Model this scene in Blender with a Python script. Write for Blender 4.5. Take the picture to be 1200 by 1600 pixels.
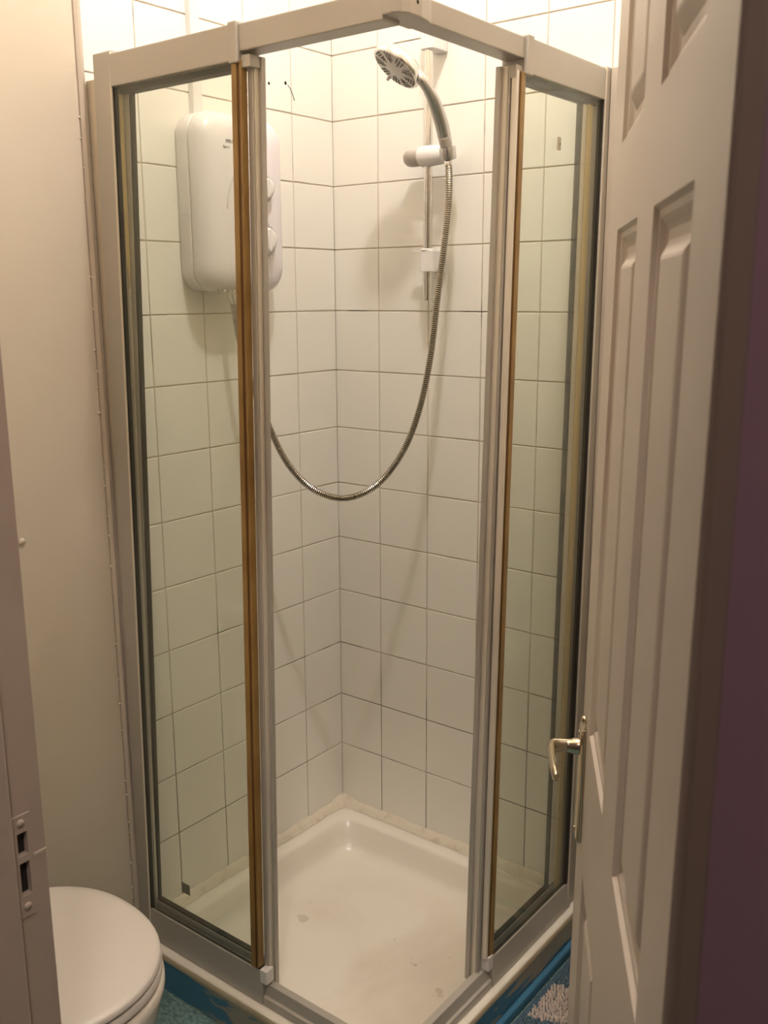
import bpy, math, random
from mathutils import Vector, Matrix
random.seed(7)
S = bpy.context.scene
for o in list(bpy.data.objects): bpy.data.objects.remove(o)
C = S.collection

# ---------------------------------------------------------------- camera, light, exposure
cam_d = bpy.data.cameras.new('camera')
cam = bpy.data.objects.new('camera', cam_d); C.objects.link(cam); S.camera = cam
r = Vector((0.79044301, 0.61251541, -0.00497184)); u = Vector((-0.12989233, 0.17554551, 0.97586462)); d = Vector((-0.5986049, 0.77071957, -0.21831978))
cam.matrix_world = Matrix(((r.x, u.x, -d.x, 1.65472698), (r.y, u.y, -d.y, -1.93185277), (r.z, u.z, -d.z, 1.48700199), (0, 0, 0, 1)))
cam_d.sensor_fit = 'VERTICAL'; cam_d.sensor_height = 36.0; cam_d.sensor_width = 27.0
cam_d.lens = 1517.57 / 1600 * 36.0
cam_d.clip_start = 0.02
cam_d.dof.use_dof = True; cam_d.dof.focus_distance = 2.15; cam_d.dof.aperture_fstop = 11

w = bpy.data.worlds.new('world'); S.world = w; w.use_nodes = True
w.node_tree.nodes['Background'].inputs[0].default_value = (1, .8, .6, 1)
w.node_tree.nodes['Background'].inputs[1].default_value = 0.02
BULB = (0.78, -0.69, 2.84); BULB_R = 0.04; BULB_STRENGTH = 490.0; BULB_COLOR = (1.0, 0.94, 0.90)
HALL_FILL_STRENGTH = 130; HALL_FILL_COLOR = (1.0, 0.89, 0.79)  # added fill light in the unseen hall
S.view_settings.view_transform = 'Standard'; S.view_settings.look = 'None'
S.view_settings.gamma = 1; S.view_settings.use_curve_mapping = False
S.view_settings.exposure = 0.42

# ---------------------------------------------------------------- materials
def mat(name, col, rough=.5, metal=0, bump=None, vary=None, spec=.5, coat=0, trans=0, emit=None):
    m = bpy.data.materials.new(name); m.use_nodes = True
    nt = m.node_tree; b = nt.nodes['Principled BSDF']
    b.inputs['Base Color'].default_value = (*col, 1); b.inputs['Roughness'].default_value = rough
    b.inputs['Metallic'].default_value = metal; b.inputs['Specular IOR Level'].default_value = spec
    b.inputs['Coat Weight'].default_value = coat
    tc = nt.nodes.new('ShaderNodeTexCoord')
    if vary:                                     # (scale, second colour, low, high, detail)
        n = nt.nodes.new('ShaderNodeTexNoise'); n.inputs['Scale'].default_value = vary[0]; n.inputs['Detail'].default_value = vary[4] if len(vary) > 4 else 4
        nt.links.new(tc.outputs['Object'], n.inputs['Vector'])
        rp = nt.nodes.new('ShaderNodeMapRange'); rp.inputs[1].default_value = vary[2]; rp.inputs[2].default_value = vary[3]
        nt.links.new(n.outputs[0], rp.inputs[0])
        mx = nt.nodes.new('ShaderNodeMix'); mx.data_type = 'RGBA'
        mx.inputs[6].default_value = (*col, 1); mx.inputs[7].default_value = (*vary[1], 1)
        nt.links.new(rp.outputs[0], mx.inputs[0]); nt.links.new(mx.outputs[2], b.inputs['Base Color'])
    if bump:                                     # (scale, strength, distance)
        n2 = nt.nodes.new('ShaderNodeTexNoise'); n2.inputs['Scale'].default_value = bump[0]; n2.inputs['Detail'].default_value = 5
        nt.links.new(tc.outputs['Object'], n2.inputs['Vector'])
        bp = nt.nodes.new('ShaderNodeBump'); bp.inputs['Strength'].default_value = bump[1]; bp.inputs['Distance'].default_value = bump[2]
        nt.links.new(n2.outputs[0], bp.inputs['Height']); nt.links.new(bp.outputs[0], b.inputs['Normal'])
    if emit:
        b.inputs['Emission Color'].default_value = (*emit[0], 1); b.inputs['Emission Strength'].default_value = emit[1]
    return m

def math_node(nt, op, a, b=None, c=None):
    n = nt.nodes.new('ShaderNodeMath'); n.operation = op
    for i, v in enumerate((a, b, c)):
        if v is None: continue
        if isinstance(v, (int, float)): n.inputs[i].default_value = v
        else: nt.links.new(v, n.inputs[i])
    return n.outputs[0]

M = {}
M['tile'] = mat('glazed_tile', (.90, .87, .80), .16, vary=(1.3, (.875, .845, .77), .35, .7, 2), bump=(7, .25, .002), spec=.5)
M['plaster'] = mat('painted_plaster', (.66, .58, .475), .6, bump=(9, .35, .004), vary=(2.2, (.62, .535, .42), .4, .75))
M['white_paint'] = mat('white_gloss_paint', (.57, .49, .40), .42, bump=(26, .12, .002), vary=(5, (.53, .455, .37), .4, .75))
M['frame_paint'] = mat('old_cream_paint', (.45, .365, .30), .5, bump=(30, .3, .002), vary=(9, (.37, .295, .24), .45, .8))
M['brown_paint'] = mat('dark_brown_paint', (.15, .105, .08), .55, bump=(30, .2, .002))
M['purple'] = mat('purple_wall_paint', (.165, .092, .115), .7, bump=(30, .2, .002))
M['ceiling'] = mat('ceiling_paint', (.86, .82, .74), .8)
M['alu'] = mat('satin_aluminium', (.50, .468, .415), .42, .3, bump=(60, .04, .0005), vary=(5, (.47, .435, .38), .45, .8, 1))
M['alu_edge'] = mat('pale_trim_and_highlight', (.80, .73, .62), .35, .3)  # paler tone: cream trims, and highlights painted on the lips
M['gasket'] = mat('black_gasket', (.018, .014, .009), .6)
M['channel'] = mat('dark_channel', (.085, .062, .035), .7, vary=(30, (.02, .015, .008), .4, .7))  # mottled dark brown for rail grooves and gaskets
M['seal_gold'] = mat('yellowed_seal', (.34, .205, .06), .3, vary=(10, (.25, .135, .03), .4, .7), spec=.6)
M['seal_brown'] = mat('brown_seal', (.13, .055, .012), .35)
M['seal_pale'] = mat('pale_yellow_seal', (.74, .58, .30), .4)
M['white_plastic'] = mat('white_plastic', (.80, .765, .74), .25, spec=.5)
M['heater'] = mat('heater_shell', (.82, .775, .80), .28, spec=.5)
M['grey_plastic'] = mat('grey_plastic', (.50, .45, .40), .32)
M['face_grey'] = mat('spray_face', (.50, .47, .43), .35)
M['nozzle'] = mat('rubber_nozzle', (.15, .13, .11), .6)
M['chrome'] = mat('chrome', (.78, .76, .73), .12, 1)
M['hose'] = mat('hose_steel', (.46, .42, .36), .22, 1)
M['satin_chrome'] = mat('satin_chrome', (.62, .60, .58), .24, .9)
M['dial_metal'] = mat('dial_bezel_chrome', (.45, .43, .41), .22, 1)
M['brass'] = mat('worn_brass_chrome', (.62, .54, .40), .2, 1)
M['ceramic'] = mat('toilet_ceramic', (.76, .69, .60), .12)
M['lid'] = mat('toilet_lid_plastic', (.68, .615, .55), .35)
M['tray_side'] = mat('tray_edge', (.66, .54, .37), .4, vary=(14, (.45, .33, .18), .5, .8))
M['sealant'] = mat('old_sealant', (.78, .70, .57), .5, vary=(25, (.55, .45, .30), .55, .8), bump=(60, .3, .002))
M['dark_hole'] = mat('dark_hole', (.02, .015, .012), .8)
M['ink'] = mat('printed_ink', (.16, .15, .14), .6)
M['sticker'] = mat('paper_sticker', (.52, .47, .37), .6)
M['sticker_dark'] = mat('dull_grey_sticker', (.23, .21, .15), .6)
M['bulb'] = mat('lit_globe', (.9, .9, .9), .5, emit=(BULB_COLOR, BULB_STRENGTH))
M['hall_fill'] = mat('lit_hall_fill', (.9, .9, .9), .5, emit=(HALL_FILL_COLOR, HALL_FILL_STRENGTH))
M['groove'] = mat('cover_groove', (.66, .62, .60), .4)

def grout():
    m = mat('grout', (.50, .40, .29), .8); nt = m.node_tree; b = nt.nodes['Principled BSDF']
    tc = nt.nodes.new('ShaderNodeTexCoord'); n = nt.nodes.new('ShaderNodeTexNoise'); n.inputs['Scale'].default_value = 6
    n.inputs['Detail'].default_value = 6
    nt.links.new(tc.outputs['Object'], n.inputs['Vector'])
    sx = nt.nodes.new('ShaderNodeSeparateXYZ'); nt.links.new(tc.outputs['Object'], sx.inputs[0])
    # mildew patches grow where the water sits, in the lowest courses
    h = nt.nodes.new('ShaderNodeMapRange'); nt.links.new(sx.outputs[2], h.inputs[0])
    h.inputs[1].default_value = .75; h.inputs[2].default_value = .25; h.inputs[3].default_value = .0; h.inputs[4].default_value = .24
    s = math_node(nt, 'ADD', n.outputs[0], h.outputs[0])
    mr = nt.nodes.new('ShaderNodeMapRange'); nt.links.new(s, mr.inputs[0]); mr.inputs[1].default_value = .60; mr.inputs[2].default_value = .70
    mx = nt.nodes.new('ShaderNodeMix'); mx.data_type = 'RGBA'; mx.inputs[6].default_value = (.58, .47, .36, 1); mx.inputs[7].default_value = (.09, .065, .035, 1)
    nt.links.new(mr.outputs[0], mx.inputs[0]); nt.links.new(mx.outputs[2], b.inputs['Base Color'])
    return m
M['grout'] = grout()

def glass(name, tint, haze):
    m = bpy.data.materials.new(name); m.use_nodes = True; nt = m.node_tree; nt.nodes.clear()
    out = nt.nodes.new('ShaderNodeOutputMaterial'); tr = nt.nodes.new('ShaderNodeBsdfTransparent'); tr.inputs[0].default_value = (*tint, 1)
    gl = nt.nodes.new('ShaderNodeBsdfGlossy'); gl.inputs['Roughness'].default_value = .03; gl.inputs[0].default_value = (.9, .95, .9, 1)
    df = nt.nodes.new('ShaderNodeBsdfDiffuse'); df.inputs[0].default_value = (.62, .62, .55, 1)
    lw = nt.nodes.new('ShaderNodeLayerWeight'); lw.inputs[0].default_value = .5
    fz = math_node(nt, 'MULTIPLY_ADD', math_node(nt, 'POWER', lw.outputs['Facing'], 5.0), .9, .035)
    m1 = nt.nodes.new('ShaderNodeMixShader'); m2 = nt.nodes.new('ShaderNodeMixShader')
    tc = nt.nodes.new('ShaderNodeTexCoord'); n = nt.nodes.new('ShaderNodeTexNoise'); n.inputs['Scale'].default_value = 5; n.inputs['Detail'].default_value = 6
    mp = nt.nodes.new('ShaderNodeMapping'); mp.inputs['Scale'].default_value = (1, 1, .35)
    nt.links.new(tc.outputs['Object'], mp.inputs[0]); nt.links.new(mp.outputs[0], n.inputs['Vector'])
    mr = nt.nodes.new('ShaderNodeMapRange'); mr.inputs[1].default_value = .3; mr.inputs[2].default_value = .8; mr.inputs[3].default_value = haze * .5; mr.inputs[4].default_value = haze * 1.8
    nt.links.new(n.outputs[0], mr.inputs[0])
    nt.links.new(mr.outputs[0], m2.inputs[0])
    nt.links.new(tr.outputs[0], m2.inputs[1]); nt.links.new(df.outputs[0], m2.inputs[2])
    nt.links.new(fz, m1.inputs[0]); nt.links.new(m2.outputs[0], m1.inputs[1]); nt.links.new(gl.outputs[0], m1.inputs[2])
    nt.links.new(m1.outputs[0], out.inputs[0])
    return m
M['glass'] = glass('safety_glass', (.965, .972, .945), .03)

def blue_paint():
    m = mat('peeling_blue_paint', (.07, .21, .33), .5, bump=(25, .5, .003)); nt = m.node_tree; b = nt.nodes['Principled BSDF']
    tc = nt.nodes.new('ShaderNodeTexCoord'); n = nt.nodes.new('ShaderNodeTexNoise'); n.inputs['Scale'].default_value = 9; n.inputs['Detail'].default_value = 5; n.inputs['Distortion'].default_value = .8
    mp = nt.nodes.new('ShaderNodeMapping'); mp.inputs['Scale'].default_value = (.6, .3, 2.2); mp.inputs['Location'].default_value = (.35, .2, .5)
    nt.links.new(tc.outputs['Object'], mp.inputs[0]); nt.links.new(mp.outputs[0], n.inputs['Vector'])
    mr = nt.nodes.new('ShaderNodeMapRange'); mr.inputs[1].default_value = .51; mr.inputs[2].default_value = .55; nt.links.new(n.outputs[0], mr.inputs[0])
    mx = nt.nodes.new('ShaderNodeMix'); mx.data_type = 'RGBA'; mx.inputs[6].default_value = (.065, .20, .32, 1); mx.inputs[7].default_value = (.34, .31, .24, 1)
    nt.links.new(mr.outputs[0], mx.inputs[0]); nt.links.new(mx.outputs[2], b.inputs['Base Color'])
    return m
M['blue'] = blue_paint()
M['blue_plain'] = mat('blue_paint', (.06, .20, .34), .45, bump=(25, .4, .003))

def tray_mat():
    m = mat('shower_tray_acrylic', (.78, .69, .56), .2, bump=(3, .1, .002)); nt = m.node_tree; b = nt.nodes['Principled BSDF']
    tc = nt.nodes.new('ShaderNodeTexCoord')
    n = nt.nodes.new('ShaderNodeTexNoise'); n.inputs['Scale'].default_value = 3.2; n.inputs['Detail'].default_value = 7; n.inputs['Distortion'].default_value = .6
    nt.links.new(tc.outputs['Object'], n.inputs['Vector'])
    mr = nt.nodes.new('ShaderNodeMapRange'); mr.inputs[1].default_value = .42; mr.inputs[2].default_value = .66; mr.inputs[4].default_value = .75; nt.links.new(n.outputs[0], mr.inputs[0])
    # soap scum gathers in the flat middle of the tray
    d0 = nt.nodes.new('ShaderNodeVectorMath'); d0.operation = 'DISTANCE'; d0.inputs[1].default_value = (.40, -.40, 0); nt.links.new(tc.outputs['Object'], d0.inputs[0])
    mk = nt.nodes.new('ShaderNodeMapRange'); mk.inputs[1].default_value = .34; mk.inputs[2].default_value = .16; nt.links.new(d0.outputs['Value'], mk.inputs[0])
    f = math_node(nt, 'MULTIPLY', mr.outputs[0], mk.outputs[0])
    mx = nt.nodes.new('ShaderNodeMix'); mx.data_type = 'RGBA'; mx.inputs[6].default_value = (.90, .84, .73, 1); mx.inputs[7].default_value = (.74, .61, .49, 1)
    nt.links.new(f, mx.inputs[0])
    n2 = nt.nodes.new('ShaderNodeTexNoise'); n2.inputs['Scale'].default_value = 22; n2.inputs['Detail'].default_value = 2; nt.links.new(tc.outputs['Object'], n2.inputs['Vector'])
    m2 = nt.nodes.new('ShaderNodeMapRange'); m2.inputs[1].default_value = .69; m2.inputs[2].default_value = .75; m2.inputs[4].default_value = .45; nt.links.new(n2.outputs[0], m2.inputs[0])
    g = math_node(nt, 'MULTIPLY', m2.outputs[0], mk.outputs[0])
    mx2 = nt.nodes.new('ShaderNodeMix'); mx2.data_type = 'RGBA'; mx2.inputs[7].default_value = (.36, .26, .16, 1)
    nt.links.new(g, mx2.inputs[0]); nt.links.new(mx.outputs[2], mx2.inputs[6]); nt.links.new(mx2.outputs[2], b.inputs['Base Color'])
    return m
M['tray'] = tray_mat()

def floor_mat():
    m = mat('teal_ribbed_vinyl', (.10, .22, .22), .8); nt = m.node_tree; b = nt.nodes['Principled BSDF']
    tc = nt.nodes.new('ShaderNodeTexCoord'); v = nt.nodes.new('ShaderNodeTexVoronoi'); v.inputs['Scale'].default_value = 170
    mp = nt.nodes.new('ShaderNodeMapping'); mp.inputs['Scale'].default_value = (.55, 1, 1); mp.inputs['Rotation'].default_value = (0, 0, .5)
    nt.links.new(tc.outputs['Object'], mp.inputs[0]); nt.links.new(mp.outputs[0], v.inputs['Vector'])
    mx = nt.nodes.new('ShaderNodeMix'); mx.data_type = 'RGBA'; mx.inputs[6].default_value = (.27, .40, .37, 1); mx.inputs[7].default_value = (.08, .17, .18, 1)
    nt.links.new(v.outputs['Distance'], mx.inputs[0]); nt.links.new(mx.outputs[2], b.inputs['Base Color'])
    bp = nt.nodes.new('ShaderNodeBump'); bp.invert = True; bp.inputs['Distance'].default_value = .003; nt.links.new(v.outputs['Distance'], bp.inputs['Height']); nt.links.new(bp.outputs[0], b.inputs['Normal'])
    return m
M['floor'] = floor_mat()

def mat_pile():
    m = mat('bath_mat_pile', (.10, .17, .22), .9); nt = m.node_tree; b = nt.nodes['Principled BSDF']
    tc = nt.nodes.new('ShaderNodeTexCoord'); s = nt.nodes.new('ShaderNodeSeparateXYZ'); nt.links.new(tc.outputs['Object'], s.inputs[0])
    # wavy cream and slate blue bands woven across the mat
    wv = math_node(nt, 'MULTIPLY', math_node(nt, 'SINE', math_node(nt, 'MULTIPLY', s.outputs[0], 26.0)), .018)
    yy = math_node(nt, 'ADD', s.outputs[1], wv)
    fr = math_node(nt, 'FRACT', math_node(nt, 'MULTIPLY', math_node(nt, 'ADD', yy, 2.57), 1 / .25))
    st = math_node(nt, 'GREATER_THAN', fr, .5)
    mx = nt.nodes.new('ShaderNodeMix'); mx.data_type = 'RGBA'; mx.inputs[6].default_value = (.60, .50, .43, 1); mx.inputs[7].default_value = (.11, .17, .215, 1)
    nt.links.new(st, mx.inputs[0]); nt.links.new(mx.outputs[2], b.inputs['Base Color'])
    return m
M['pile'] = mat_pile()
M['mat_edge'] = mat('mat_binding', (.10, .17, .23), .9)

# ---------------------------------------------------------------- mesh helpers
class MB:
    def __init__(s): s.v = []; s.f = []; s.m = []
    def add(s, vs, fs, mi=0):
        n = len(s.v); s.v += [tuple(x) for x in vs]
        for f in fs: s.f.append(tuple(i + n for i in f)); s.m.append(mi)
        return s
    def box(s, x0, x1, y0, y1, z0, z1, mi=0):
        return s.prism([(x0, y0), (x1, y0), (x1, y1), (x0, y1)], [(x0, y0), (x1, y0), (x1, y1), (x0, y1)], z0, z1, mi)
    def prism(s, bot, top, z0, z1, mi=0):       # polygons counter-clockwise seen from above
        n = len(bot); vs = [(*p, z0) for p in bot] + [(*p, z1) for p in top]
        fs = [tuple(range(n))[::-1], tuple(range(n, 2 * n))] + [(i, (i + 1) % n, n + (i + 1) % n, n + i) for i in range(n)]
        return s.add(vs, fs, mi)
    def loops(s, L, mi=0, cap0=True, cap1=True, closed=False):
        n = len(L[0]); vs = [p for l in L for p in l]; fs = []
        R_ = range(len(L)) if closed else range(len(L) - 1)
        for k in R_:
            k2 = (k + 1) % len(L)
            for i in range(n): fs.append((k * n + i, k * n + (i + 1) % n, k2 * n + (i + 1) % n, k2 * n + i))
        if cap0 and not closed: fs.append(tuple(range(n))[::-1])
        if cap1 and not closed: fs.append(tuple(range((len(L) - 1) * n, len(L) * n)))
        return s.add(vs, fs, mi)
    def tube(s, pts, rad, seg=12, mi=0, up=(0, 0, 1), flat=1.0):
        pts = [Vector(p) for p in pts]; L = []; rs = rad if isinstance(rad, (list, tuple)) else [rad] * len(pts)
        prev = None
        for i, p in enumerate(pts):
            t = (pts[min(i + 1, len(pts) - 1)] - pts[max(i - 1, 0)]).normalized()
            if prev is None:
                a = Vector(up); a = a - t * a.dot(t)
                if a.length < 1e-3: a = Vector((1, 0, 0)); a = a - t * a.dot(t)
            else: a = prev - t * prev.dot(t)
            a.normalize(); prev = a; b = t.cross(a)
            L.append([p + (a * math.cos(2 * math.pi * k / seg) + b * math.sin(2 * math.pi * k / seg) * flat) * rs[i] for k in range(seg)])
        return s.loops(L, mi)
    def lathe(s, o, ax, prof, seg=32, mi=0, ref=None):   # prof: (radius, height)
        ax = Vector(ax).normalized(); o = Vector(o)
        a = Vector(ref) if ref else (Vector((1, 0, 0)) if abs(ax.x) < .9 else Vector((0, 1, 0)))
        a = (a - ax * a.dot(ax)).normalized(); b = ax.cross(a)
        L = [[o + ax * h + (a * math.cos(2 * math.pi * k / seg) + b * math.sin(2 * math.pi * k / seg)) * max(rr, 1e-5) for k in range(seg)] for rr, h in prof]
        return s.loops(L, mi)
    def build(s, name, mats, parent=None, smooth=False, bevel=0, seg=2, kind=None, origin=None):
        me = bpy.data.meshes.new(name)
        og = Vector(origin) if origin else Vector((0, 0, 0))
        me.from_pydata([Vector(v) - og for v in s.v], [], s.f); me.update()
        if not isinstance(mats, (list, tuple)): mats = [mats]
        for x in mats: me.materials.append(M[x])
        for p, i in zip(me.polygons, s.m): p.material_index = i; p.use_smooth = smooth
        import bmesh
        bm = bmesh.new(); bm.from_mesh(me); bmesh.ops.recalc_face_normals(bm, faces=bm.faces); bm.to_mesh(me); bm.free()
        o = bpy.data.objects.new(name, me); C.objects.link(o); o.location = og
        if parent:
            o.parent = parent
            if origin: o.location = og - Vector(parent['_o'])
            else: o.location = -Vector(parent['_o'])
        if bevel:
            b = o.modifiers.new('bevel', 'BEVEL'); b.width = bevel; b.segments = seg; b.limit_method = 'ANGLE'; b.angle_limit = math.radians(35)
        if smooth and not bevel:
            pass
        if kind: o['kind'] = kind
        return o

def smooth_by_angle(o, deg=40):
    for p in o.data.polygons: p.use_smooth = True
    try:
        o.data.set_sharp_from_angle(angle=math.radians(deg))
    except Exception: pass
    return o

def thing(name, loc, label=None, cat=None, group=None, kind=None):
    o = bpy.data.objects.new(name, None); C.objects.link(o); o.location = loc; o['_o'] = tuple(loc); o.empty_display_size = .05
    if label: o['label'] = label
    if cat: o['category'] = cat
    if group: o['group'] = group
    if kind: o['kind'] = kind
    return o
def subroot(o):                                   # lets a mesh carry sub-parts given in world coordinates
    o['_o'] = (0, 0, 0); return o
def tag(o, label, cat, group=None):
    o['label'] = label; o['category'] = cat
    if group: o['group'] = group
    return o
def lerp(a, b, t): return a + (b - a) * t
def rrect(x0, x1, y0, y1, rad, z, n=8):
    P = []
    for cx, cy, a0 in ((x1 - rad, y1 - rad, 0), (x0 + rad, y1 - rad, 90), (x0 + rad, y0 + rad, 180), (x1 - rad, y0 + rad, 270)):
        for k in range(n + 1):
            a = math.radians(a0 + 90 * k / n); P.append((cx + rad * math.cos(a), cy + rad * math.sin(a), z))
    return P

# ---------------------------------------------------------------- the room
FZ = -0.03; CZ = 3.02
YD0, YD1 = -1.36, -1.48        # bathroom side and hall side of the wall with the doorway
XL, XR = .70, 1.4995            # clear sides of the doorway
MB().box(-.1, 2.7, -2.8, .1, FZ - .1, FZ).build('floor', 'floor', kind='structure')
MB().box(-.1, 2.7, -2.8, .1, CZ, CZ + .1).build('ceiling', 'ceiling', kind='structure')

ROWS = [2.3526, 2.2026, 2.0526, 1.902, 1.7498, 1.5978, 1.4476, 1.2969, 1.1486, 1.0008, .852, .7037, .552, .4003, .2508]
ROWS = [2.9526, 2.8026, 2.6526, 2.5026] + ROWS
def tiles(cols, put, name, parent):
    mb = MB(); rng = random.Random(name)
    zs = [CZ] + ROWS + [.045]
    lo, hi = cols[0], cols[-1]
    mb.add([put(lo, 0.0, zs[-1]), put(hi, 0.0, zs[-1]), put(hi, 0.0, zs[0]), put(lo, 0.0, zs[0])], [(0, 1, 2, 3)], 1)
    g = .0011; b = .0016; h = .0020
    for i in range(len(cols) - 1):
        for j in range(len(zs) - 1):
            a0, a1, z1, z0 = cols[i] + (g if i else -.0004), cols[i + 1] - g, zs[j] - g, zs[j + 1] + g
            if a1 - a0 < .006: continue
            t = [rng.uniform(-.00035, .00035) for _ in range(4)]
            base = [put(a0, .0002, z0), put(a1, .0002, z0), put(a1, .0002, z1), put(a0, .0002, z1)]
            mid = [put(a0 + b * .3, h * .75, z0 + b * .3), put(a1 - b * .3, h * .75, z0 + b * .3), put(a1 - b * .3, h * .75, z1 - b * .3), put(a0 + b * .3, h * .75, z1 - b * .3)]
            top = [put(a0 + b, h + t[0], z0 + b), put(a1 - b, h + t[1], z0 + b), put(a1 - b, h + t[2], z1 - b), put(a0 + b, h + t[3], z1 - b)]
            fs = [(k, (k + 1) % 4, 4 + (k + 1) % 4, 4 + k) for k in range(4)] + [(4 + k, 4 + (k + 1) % 4, 8 + (k + 1) % 4, 8 + k) for k in range(4)] + [(8, 9, 10, 11)]
            mb.add(base + mid + top, fs, 0)
    return mb.build(name, ['tile', 'grout'], parent)

# left wall (the heater hangs on it): block, tiles up to y=-.72, plaster beyond
wl = subroot(MB().box(-.1, -.004, -2.8, .1, FZ, CZ).build('wall_left', 'plaster', kind='structure'))
tiles([0, .1454, .2954, .4454, .5941, .7200], lambda s, h, z: (h - .002, -s, z), 'tiling', wl)
mb = MB()
prof = [(-.003, -.7195), (.007, -.7225), (.009, -.7300), (.005, -.7360), (-.003, -.7375)]
mb.prism(prof[::-1], prof[::-1], FZ, CZ); mb.build('edge_strip', 'white_paint', wl, bevel=.001)
mb = MB(); rg = random.Random(3)
for k in range(34):                                # chipped filler where plaster meets the strip
    z = .1 + k * .052 + rg.uniform(-.02, .02); rr = rg.uniform(.0015, .004)
    mb.lathe((.003, -.739 + rg.uniform(-.002, .002), z), (1, 0, 0), [(rr, 0), (rr * .8, rr * .6), (0, rr * .8)], 7)
mb.build('filler_lump', 'plaster', wl, smooth=True)
MB().box(-.0045, .0035, -2.8, -.7375, FZ, CZ).build('plaster_coat', 'plaster', wl, bevel=.002)
for q in ((-.22, 1.957, .0045), (-.165, 1.966, .0055)):
    MB().lathe((-.0002, q[0], q[1]), (1, 0, 0), [(q[2], 0), (q[2] * .6, .0008), (0, .0008)], 12).build('screw_hole', 'dark_hole', wl)
MB().tube([(.0003, -.158, 1.963), (.0003, -.150, 1.957), (.0003, -.142, 1.945), (.0003, -.136, 1.932)], .0009, 6).build('tile_crack', 'dark_hole', wl)
for y, z in ((-1.0, 1.06), (-.935, 1.03)):
    MB().lathe((.0035, y, z), (1, 0, 0), [(.007, 0), (.006, .003), (0, .004)], 14).build('filled_screw_hole', 'plaster', wl, smooth=True)

# back wall (the riser rail hangs on it)
wb = subroot(MB().box(-.004, 1.72, -.0, .1, FZ, CZ).build('wall_back', 'plaster', kind='structure'))
wb.data.transform(Matrix.Translation((0, .004, 0)))
tiles([0, .1407, .2907, .4395, .5905, .738, .888, 1.038], lambda s, h, z: (s, .002 - h, z), 'tiling', wb)
MB().box(1.62, 1.72, YD0, .004, FZ, CZ).build('wall_right', 'plaster', kind='structure')

# wall with the doorway: left piece, right piece, piece above the door
def wall_front():
    mb = MB()
    for x0, x1, z0, z1 in ((-.004, XL - .028, FZ, CZ), (XR + .013, 2.7, FZ, CZ), (XL - .028, XR + .013, 1.99, CZ)):
        mb.box(x0, x1, YD1, YD0, z0, z1)
        mb.add([(x0, YD1 - .001, z0), (x1, YD1 - .001, z0), (x1, YD1 - .001, z1), (x0, YD1 - .001, z1)], [(0, 1, 2, 3)], 1)
    return mb.build('wall_front', ['plaster', 'purple'], kind='structure')
wall_front()
MB().box(-.1, 2.7, -2.8, -2.72, FZ, CZ).build('wall_hall', 'purple', kind='structure')
MB().box(2.62, 2.7, -2.72, YD1, FZ, CZ).build('wall_hall_side', 'purple', kind='structure')

# door lining
def lining():
    t = thing('trim_1', (XL, YD0, FZ), kind='structure')
    mb = MB()
    # latch side board with the real openings of the strike plate (rows of boxes around two holes)
    holes = [(.854, .883), (.803, .845)]; hy0, hy1 = -1.3955, -1.3825
    zc = [FZ] + sorted([z for h in holes for z in h]) + [1.96]
    for i in range(len(zc) - 1):
        z0, z1 = zc[i], zc[i + 1]
        if (z0, z1) in [tuple(h) for h in holes]:
            mb.box(XL - .028, XL, YD1, hy0, z0, z1); mb.box(XL - .028, XL, hy1, YD0, z0, z1)
            mb.box(XL - .028, XL - .007, hy0, hy1, z0, z1, 1)  # near-black back paints in the shade inside the hole
        else: mb.box(XL - .028, XL, YD1, YD0, z0, z1)
    mb.build('latch_side_lining', ['frame_paint', 'dark_hole'], t)
    mb = MB(); mb.box(XL, XL + .011, -1.444, -1.404, FZ, 1.955); mb.build('door_stop', 'frame_paint', t, bevel=.003)
    mb = MB(); mb.box(XR, XR + .013, YD1, YD0, FZ, 1.96); mb.build('hinge_side_lining', 'brown_paint', t, bevel=.002)
    mb = MB(); mb.box(XL - .028, XR + .013, YD1, YD0, 1.96, 1.99); mb.build('head_lining', 'frame_paint', t, bevel=.002)
    # painted-over strike plate, a raised frame round both holes
    mb = MB(); y0, y1 = -1.4015, -1.377
    for (a, b, c, e) in ((y0, y1, .883, .905), (hy0, hy1, .845, .854), (y0, y1, .775, .803), (y0, hy0, .803, .883), (hy1, y1, .803, .883)):
        mb.box(XL - .0002, XL + .0014, a, b, c, e)
    pl_ = subroot(mb.build('strike_plate', 'frame_paint', t))
    pl_['label'] = 'painted-over steel strike plate with two dark slots'
    for z in (.788, .895):
        MB().lathe((XL + .0014, -1.390, z), (1, 0, 0), [(.0052, 0), (.0048, .0010), (0, .0014)], 16).build('screw', 'frame_paint', pl_, smooth=True)
    mb = MB(); mb.box(XL, XL + .001, -1.376, YD0 + .0005, .846, .850); mb.build('paint_ridge', 'white_paint', t)
lining()

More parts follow.
